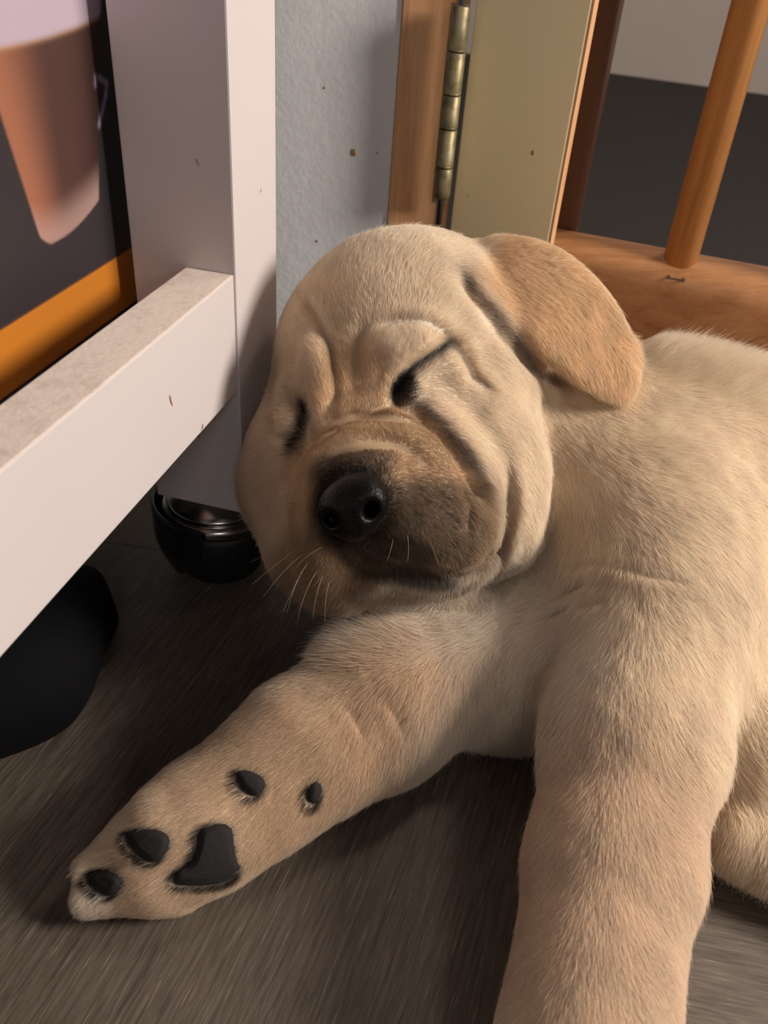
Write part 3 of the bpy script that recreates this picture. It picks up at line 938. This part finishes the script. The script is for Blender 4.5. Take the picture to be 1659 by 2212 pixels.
t.l(v, vo.inputs['Vector']); t.bump(vo.outputs['Distance'], 0.35, 0.0004)
nose = obj('nose', c2w(Vn), Qn, m_nose, puppy, True); nose['label'] = 'dark wet nose'

# paw pads
m_pad = mat('paw_pad_skin', s2l(20, 17, 18), 0.9)
t = NT(m_pad); v = t.coords(); t.bump(t.noise(v, 900, 2), 0.5, 0.0004)
pad_masks = []
for pg0 in PADS:
    pg = chaikin(pg0, 2); pad_masks.append(pg)
    c = pg.mean(0); lo_ = pg.min(0) - 6; hi_ = pg.max(0) + 6
    st_ = 3.0
    gxs = np.arange(lo_[0], hi_[0], st_); gys = np.arange(lo_[1], hi_[1], st_)
    GX, GY = np.meshgrid(gxs, gys, indexing='ij')
    sdp = poly_sd(GX, GY, pg)
    # depth of the paw's skin under each node
    near = np.where((BX > lo_[0] - 15) & (BX < hi_[0] + 15) & (BY > lo_[1] - 15) & (BY < hi_[1] + 15) & (facing > 0.05))[0]
    dz = np.zeros(GX.shape)
    for i in range(GX.shape[0]):
        dist2 = (BX[near][None, :] - GX[i][:, None]) ** 2 + (BY[near][None, :] - GY[i][:, None]) ** 2
        w_ = np.exp(-dist2 / (2 * 7.0 ** 2)) + 1e-12
        dz[i] = (w_ * dogV[near, 2][None, :]).sum(1) / w_.sum(1)
    hgt = 0.0030 * np.clip(-sdp / 16, 0, 1) ** 0.6 - 0.0002
    D_ = dz - hgt
    top = np.stack([(GX - CX) / F * D_, (GY - CY) / F * D_, D_], -1)
    D2_ = dz + 0.0022
    bot = np.stack([(GX - CX) / F * D2_, (GY - CY) / F * D2_, D2_], -1)
    ok = sdp < 0
    cell_ok = ok[:-1, :-1] & ok[1:, :-1] & ok[1:, 1:] & ok[:-1, 1:]
    idx = np.arange(GX.size).reshape(GX.shape); n0 = GX.size
    q1 = np.stack([idx[:-1, :-1], idx[1:, :-1], idx[1:, 1:], idx[:-1, 1:]], -1)[cell_ok]
    faces = [tuple(f[::-1]) for f in q1] + [tuple(f + n0) for f in q1]
    from collections import Counter
    ec = Counter()
    for f in q1:
        for a, b in zip(f, np.roll(f, -1)): ec[(int(a), int(b))] += 1
    for (a, b) in list(ec):
        if (b, a) not in ec: faces.append((a, b, b + n0, a + n0))
    VV = np.concatenate([top.reshape(-1, 3), bot.reshape(-1, 3)])
    used = np.unique(np.array([i for f in faces for i in f])); remap = -np.ones(len(VV), int); remap[used] = np.arange(len(used))
    po = obj('paw_pad', c2w(VV[used]), [[remap[i] for i in f] for f in faces], m_pad, puppy, True)

# claws
m_claw = mat('claw', s2l(196, 176, 150), 0.4)
for (x, y, dx, dy) in ((172, 1882, -30, 16), (182, 1966, -24, 18)):
    p, n = surf_at(x + 14, y - 4, 12)
    A = S(x + 12, y - 6, p[2] + .001); B = S(x + dx, y + dy, p[2] + .003)
    vs, fs = [], []
    for i in range(9):
        u = i / 8; c = A * (1 - u) + B * u + np.array([0, -0.0009 * math.sin(u * 3.1), 0]); r = 0.0016 * (1 - u) ** 0.6 + 0.0001
        for j in range(10):
            a = 2 * math.pi * j / 10
            vs.append(c + r * np.array([math.cos(a) * .6, math.sin(a) * .8, math.sin(a + .6) * .7]))
    for i in range(8):
        for j in range(10):
            fs.append((i * 10 + j, i * 10 + (j + 1) % 10, (i + 1) * 10 + (j + 1) % 10, (i + 1) * 10 + j))
    obj('claw', c2w(np.array(vs)), fs, m_claw, puppy, True)

# ------------------------------------------------------------------ fur
FLOW = [  # x, y, direction in the picture, length mm, lift
 (800, 930, 0, -1, 2.5, .25), (800, 800, -.1, -1, 4, .25), (740, 680, -.35, -1, 6, .3), (880, 640, .1, -1, 6, .3), (900, 535, .5, -1, 7, .5), (780, 550, .1, -1, 7, .5),
 (1000, 560, 1, -.5, 8, .35), (640, 720, -.8, -.8, 7, .35), (600, 800, -.9, -.4, 6, .35), (900, 740, .3, -.8, 4, .25), (1000, 700, .8, -.4, 6, .25),
 (1090, 800, .9, .3, 8, .25), (960, 850, .8, .1, 4, .2), (1050, 920, .9, .4, 6, .22), (1110, 1050, .7, .8, 8, .3), (1120, 1180, .5, .9, 10, .35),
 (1000, 1280, .3, 1, 11, .35), (880, 1300, 0, 1, 9, .35), (740, 1290, -.3, .9, 6, .4), (620, 1160, -.8, .7, 5, .4), (570, 1020, -1, .3, 5, .4),
 (600, 920, -1, 0, 5, .35), (690, 860, -.3, -.8, 5, .25), (660, 1060, -.7, .5, 3, .25), (760, 960, -.1, -1, 2.2, .2), (950, 1000, .7, .2, 2.8, .2),
 (950, 1120, .9, .4, 3.0, .25), (1030, 1120, .9, .6, 4, .25), (880, 1180, .5, .9, 3, .3), (720, 1190, -.5, .9, 3.5, .3), (860, 1250, 0, 1, 4, .3), (760, 1090, 0, -1, 1.5, .1),
 (1030, 600, .8, .6, 5, .4), (1150, 600, .8, .5, 6, .2), (1280, 700, .6, .8, 7, .2), (1340, 820, .35, .95, 8, .22), (1200, 540, .8, .1, 6, .25), (1180, 740, .55, .8, 8, .25),
 (1180, 900, .6, .8, 10, .25), (1250, 950, .7, .7, 10, .25), (1300, 1100, .6, .8, 11, .2), (1450, 900, .9, .2, 12, .25), (1430, 735, .9, -.5, 26, 1.1), (1500, 742, .95, -.4, 26, 1.1), (1600, 765, .95, -.4, 26, 1.1), (1680, 785, .95, -.4, 26, 1.1),
 (1600, 1000, .9, .5, 12, .2), (1500, 1300, .5, .9, 11, .2), (1250, 1250, -.4, .8, 10, .3), (1150, 1300, -.8, .4, 12, .35), (1000, 1350, -.9, .2, 18, .4),
 (870, 1345, -.95, -.05, 26, .8), (780, 1360, -.95, .1, 22, .8), (950, 1440, -.7, .7, 12, .3), (1080, 1480, -.3, 1, 12, .28), (1100, 1600, .1, 1, 12, .4), (900, 1650, -.2, 1, 9, .35),
 (820, 1540, -.5, .8, 7, .25), (650, 1560, -.8, .5, 6, .25), (520, 1640, -.85, .5, 5, .25), (600, 1750, -.7, .6, 5, .22), (400, 1760, -.9, .4, 4.5, .25), (250, 1860, -.9, .4, 4, .2),
 (400, 1930, -.8, .5, 4, .25), (180, 1960, -.7, .7, 4, .25), (1400, 1500, .1, 1, 8, .2), (1350, 1750, .0, 1, 7, .2), (1180, 1800, -.5, .9, 6, .3), (1500, 1750, .6, .8, 9, .35), (1300, 2000, 0, 1, 6, .2),
 (1130, 2050, -.4, .9, 5, .3), (1450, 2050, .4, .9, 6, .3), (1260, 2200, 0, 1, 6, .2), (1600, 1650, .6, .8, 14, .35), (1620, 1850, -.5, .8, 13, .4), (1640, 1500, .4, .9, 12, .25),
]
FL = np.array(FLOW, float); nrm = np.hypot(FL[:, 2], FL[:, 3]); FL[:, 2] /= nrm; FL[:, 3] /= nrm
def flow(x, y):
    out = np.zeros((len(x), 4))
    for i in range(0, len(x), 60000):
        xs, ys = x[i:i + 60000], y[i:i + 60000]
        d2_ = (xs[:, None] - FL[None, :, 0]) ** 2 + (ys[:, None] - FL[None, :, 1]) ** 2
        w_ = 1 / (d2_ + 400.0) ** 1.8
        out[i:i + 60000] = (w_ @ FL[:, 2:6]) / w_.sum(1)[:, None]
    return out
NHAIR = 850000
A_, B_, C_, D4 = (dogV[dogQ[:, k]] for k in range(4))
ar = 0.5 * np.linalg.norm(np.cross(C_ - A_, D4 - B_), axis=1)
fc = (A_ + B_ + C_ + D4) / 4
fn = (dogN[dogQ[:, 0]] + dogN[dogQ[:, 2]]) / 2
fvw = -(fn * fc).sum(1) / np.linalg.norm(fc, axis=1)
fx, fy = pxpy(fc)
inf = (fx > -60) & (fx < W + 120) & (fy > -50) & (fy < HH + 120)
zw = c2w(fc)[:, 2]
wgt = ar * np.where(fvw > -0.15, 1.0, 0.22) * np.where(inf, 1.0, 0.15) * np.where(zw > 0.002, 1, 0) * (0.36 / fc[:, 2]) ** 2
near_head = (np.hypot((fx - 860) / 330, (fy - 900) / 420) < 1)
wgt *= np.where(near_head & (fvw > -.15), 1.6, 1.0)
pick = rng.choice(len(wgt), NHAIR, p=wgt / wgt.sum())
r1, r2 = rng.random(NHAIR)[:, None], rng.random(NHAIR)[:, None]
root = (A_[pick] * (1 - r1) + B_[pick] * r1) * (1 - r2) + (D4[pick] * (1 - r1) + C_[pick] * r1) * r2
hn_ = (dogN[dogQ[pick, 0]] * (1 - r1) + dogN[dogQ[pick, 1]] * r1) * (1 - r2) + (dogN[dogQ[pick, 3]] * (1 - r1) + dogN[dogQ[pick, 2]] * r1) * r2
hn_ /= np.linalg.norm(hn_, axis=1)[:, None]
hx_, hy_ = pxpy(root)
keep = np.ones(NHAIR, bool)
for pg in pad_masks:                                   # bare skin on the pads
    lo_, hi_ = pg.min(0), pg.max(0)
    k_ = np.where((hx_ > lo_[0]) & (hx_ < hi_[0]) & (hy_ > lo_[1]) & (hy_ < hi_[1]))[0]
    if len(k_): keep[k_[poly_sd(hx_[k_], hy_[k_], pg) < -1.0]] = False
keep &= ~((np.hypot((hx_ - 768) / 62, (hy_ - 1095) / 66) < 1) & (root[:, 2] < .33))
root, hn_, hx_, hy_ = root[keep], hn_[keep], hx_[keep], hy_[keep]
NH = len(root)
ff = flow(hx_, hy_)
ear_r = (poly_sd(hx_, hy_, ear_pg) < 0) & (root[:, 2] < 0.385)
dirn = np.stack([ff[:, 0], ff[:, 1], np.zeros(NH)], 1)
# slow wander and tufts
def wob(P, f, ph):
    rg = np.random.default_rng(int(f * 10 + ph * 7)); o_ = np.zeros(len(P))
    for _ in range(9):
        kv = rg.normal(size=3); kv *= f * (0.5 + 0.9 * rg.random()) / np.linalg.norm(kv)
        o_ += np.sin(P @ kv + rg.random() * 6.28)
    return o_ * 0.36
big = np.clip((ff[:, 2] - 4) / 8, 0.15, 1)
dirn[:, 0] += big * (0.12 * wob(root, 230, 1.0) + 0.07 * wob(root, 600, 4.0)) + rng.normal(0, .11, NH)
dirn[:, 1] += big * (0.12 * wob(root, 210, 2.3) + 0.07 * wob(root, 640, 5.0)) + rng.normal(0, .11, NH)
dirn[:, 2] += rng.normal(0, .10, NH)
dirn -= (dirn * hn_).sum(1)[:, None] * hn_
dirn /= np.maximum(np.linalg.norm(dirn, axis=1), .25)[:, None]
lift = ff[:, 3] * (0.75 + .5 * rng.random(NH)) + 0.04 * big * wob(root, 700, 3.0)
lift = np.where(ear_r, np.minimum(lift, .24), lift)
ln = np.where(ff[:, 2] > 5, 5 + (ff[:, 2] - 5) * .5, ff[:, 2]) * 1e-3 * (0.6 + 0.5 * rng.random(NH))
ln *= np.where(rng.random(NH) < 0.03, 1.35, 1.0)
KP = 5
tt = np.linspace(0, 1, KP)
P = np.zeros((NH, KP, 3))
d0 = dirn * 1.0 + hn_ * np.clip(lift * 2.2, .05, 2)[:, None]; d0 /= np.linalg.norm(d0, axis=1)[:, None]
d1_ = dirn + hn_ * (lift * np.where(lift > .6, .9, .35))[:, None] + np.array([0, .12, .04]); d1_ /= np.linalg.norm(d1_, axis=1)[:, None]
for i in range(1, KP):
    u = tt[i]
    dv = d0 * (1 - u) + d1_ * u
    P[:, i] = P[:, i - 1] + dv * (ln / (KP - 1))[:, None]
P += (root - hn_ * 0.0003)[:, None, :]
Pw = c2w(P.reshape(-1, 3))
# stay in front of the post's face and above the floor
sidep = (Pw - C0f) @ d2
alongp = (Pw - C0f) @ d1
k_ = (sidep < 0.0003) & (Pw[:, 2] > 0.05) & (alongp > -0.45) & (alongp < 0.05)
Pw[k_] += d2[None] * (0.0003 - sidep[k_])[:, None]
Pw[:, 2] = np.maximum(Pw[:, 2], 0.0005)
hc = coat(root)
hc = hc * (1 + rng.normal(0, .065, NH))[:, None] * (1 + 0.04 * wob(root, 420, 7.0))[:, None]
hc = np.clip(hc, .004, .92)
cv = bpy.data.hair_curves.new('fur')
cv.add_curves([KP] * NH)
cv.points.foreach_set('position', Pw.astype(np.float32).ravel())
ra = cv.attributes.get('radius') or cv.attributes.new('radius', 'FLOAT', 'POINT')
base_r = 0.000037 + 0.000016 * np.clip(ln / 0.010, 0, 1.2)
ra.data.foreach_set('value', (base_r[:, None] * np.array([1.0, 1.0, .85, .6, .12])[None]).astype(np.float32).ravel())
cca = cv.attributes.new('coat', 'FLOAT_COLOR', 'CURVE')
cca.data.foreach_set('color', np.concatenate([hc, np.ones((NH, 1))], 1).astype(np.float32).ravel())
m_fur = mat('puppy_fur', (.6, .45, .3, 1), 0.75, 0, 0.12)
t = NT(m_fur)
an_ = t.n('ShaderNodeAttribute'); an_.attribute_name = 'coat'
di = t.n('ShaderNodeBsdfDiffuse'); tr = t.n('ShaderNodeBsdfTranslucent'); mx = t.n('ShaderNodeMixShader')
mx.inputs[0].default_value = 0.46
t.l(an_.outputs['Color'], di.inputs['Color']); t.l(an_.outputs['Color'], tr.inputs['Color'])
t.l(di.outputs[0], mx.inputs[1]); t.l(tr.outputs[0], mx.inputs[2])
t.l(mx.outputs[0], t.t.nodes['Material Output'].inputs['Surface'])
cv.materials.append(m_fur)
fo = bpy.data.objects.new('fur', cv); col.objects.link(fo); fo.parent = puppy
fo['label'] = 'short cream fur, tan on the ear and muzzle'

# whiskers and one stray dark hair
m_whisk = mat('whisker_hair', s2l(150, 134, 104), 0.5)
def strand(name, P3, r0, r1_, m):
    vs, fs = [], []
    n = len(P3)
    for i, c in enumerate(P3):
        r = r0 + (r1_ - r0) * i / (n - 1)
        for j in range(5):
            a = 2 * math.pi * j / 5
            vs.append(c + r * np.array([math.cos(a), math.sin(a), math.sin(a + 1.3)]))
    for i in range(n - 1):
        for j in range(5):
            fs.append((i * 5 + j, i * 5 + (j + 1) % 5, (i + 1) * 5 + (j + 1) % 5, (i + 1) * 5 + j))
    return obj(name, c2w(np.array(vs)), fs, m, puppy, True)
WH = [((648, 1150), (600, 1185), (540, 1215)), ((655, 1175), (600, 1215), (545, 1262)), ((668, 1185), (610, 1230), (568, 1290)),
      ((672, 1205), (640, 1250), (612, 1322)), ((660, 1220), (632, 1270), (620, 1325)), ((690, 1225), (655, 1275), (642, 1345)),
      ((700, 1235), (680, 1285), (676, 1335)), ((715, 1245), (700, 1290), (702, 1345)), ((640, 1085), (600, 1092), (560, 1110)),
      ((700, 1180), (665, 1195), (640, 1225)), ((880, 1150), (885, 1190), (880, 1215)), ((925, 1160), (940, 1195), (948, 1222)), ((965, 1150), (990, 1180), (1000, 1215)),
      ((1010, 1110), (1030, 1140), (1040, 1175)), ((850, 1160), (845, 1190), (835, 1215))]
for a, b, c in WH:
    p, n = surf_at(a[0], a[1], 14)
    P3 = []
    for i in range(9):
        u = i / 8
        q0 = np.array(a) * (1 - u) ** 2 + 2 * np.array(b) * u * (1 - u) + np.array(c) * u * u
        P3.append(S(q0[0], q0[1], p[2] + .0008 - 0.010 * math.sin(u * 1.6) * .8))
    strand('whisker', P3, 0.00008, 0.00002, m_whisk)
m_hair = mat('dark_stray_hair', s2l(30, 26, 26), 0.5)
ctrl = [(772, 1405), (776, 1440), (765, 1470), (735, 1495), (695, 1515)]
P3 = []
for i in range(17):
    u = i / 16 * (len(ctrl) - 1); k_ = min(int(u), len(ctrl) - 2); fr_ = u - k_
    q0 = np.array(ctrl[k_]) * (1 - fr_) + np.array(ctrl[k_ + 1]) * fr_
    P3.append(q0)
P3 = np.array(P3, float)
for _ in range(3): P3[1:-1] = .25 * P3[:-2] + .5 * P3[1:-1] + .25 * P3[2:]
hp = np.array([S(q0[0], q0[1], surf_at(q0[0], q0[1], 12)[0][2] - 0.0045) for q0 in P3])
so = strand('stray_hair', list(hp), 0.00009, 0.00006, m_hair)

unparent_offset(puppy)
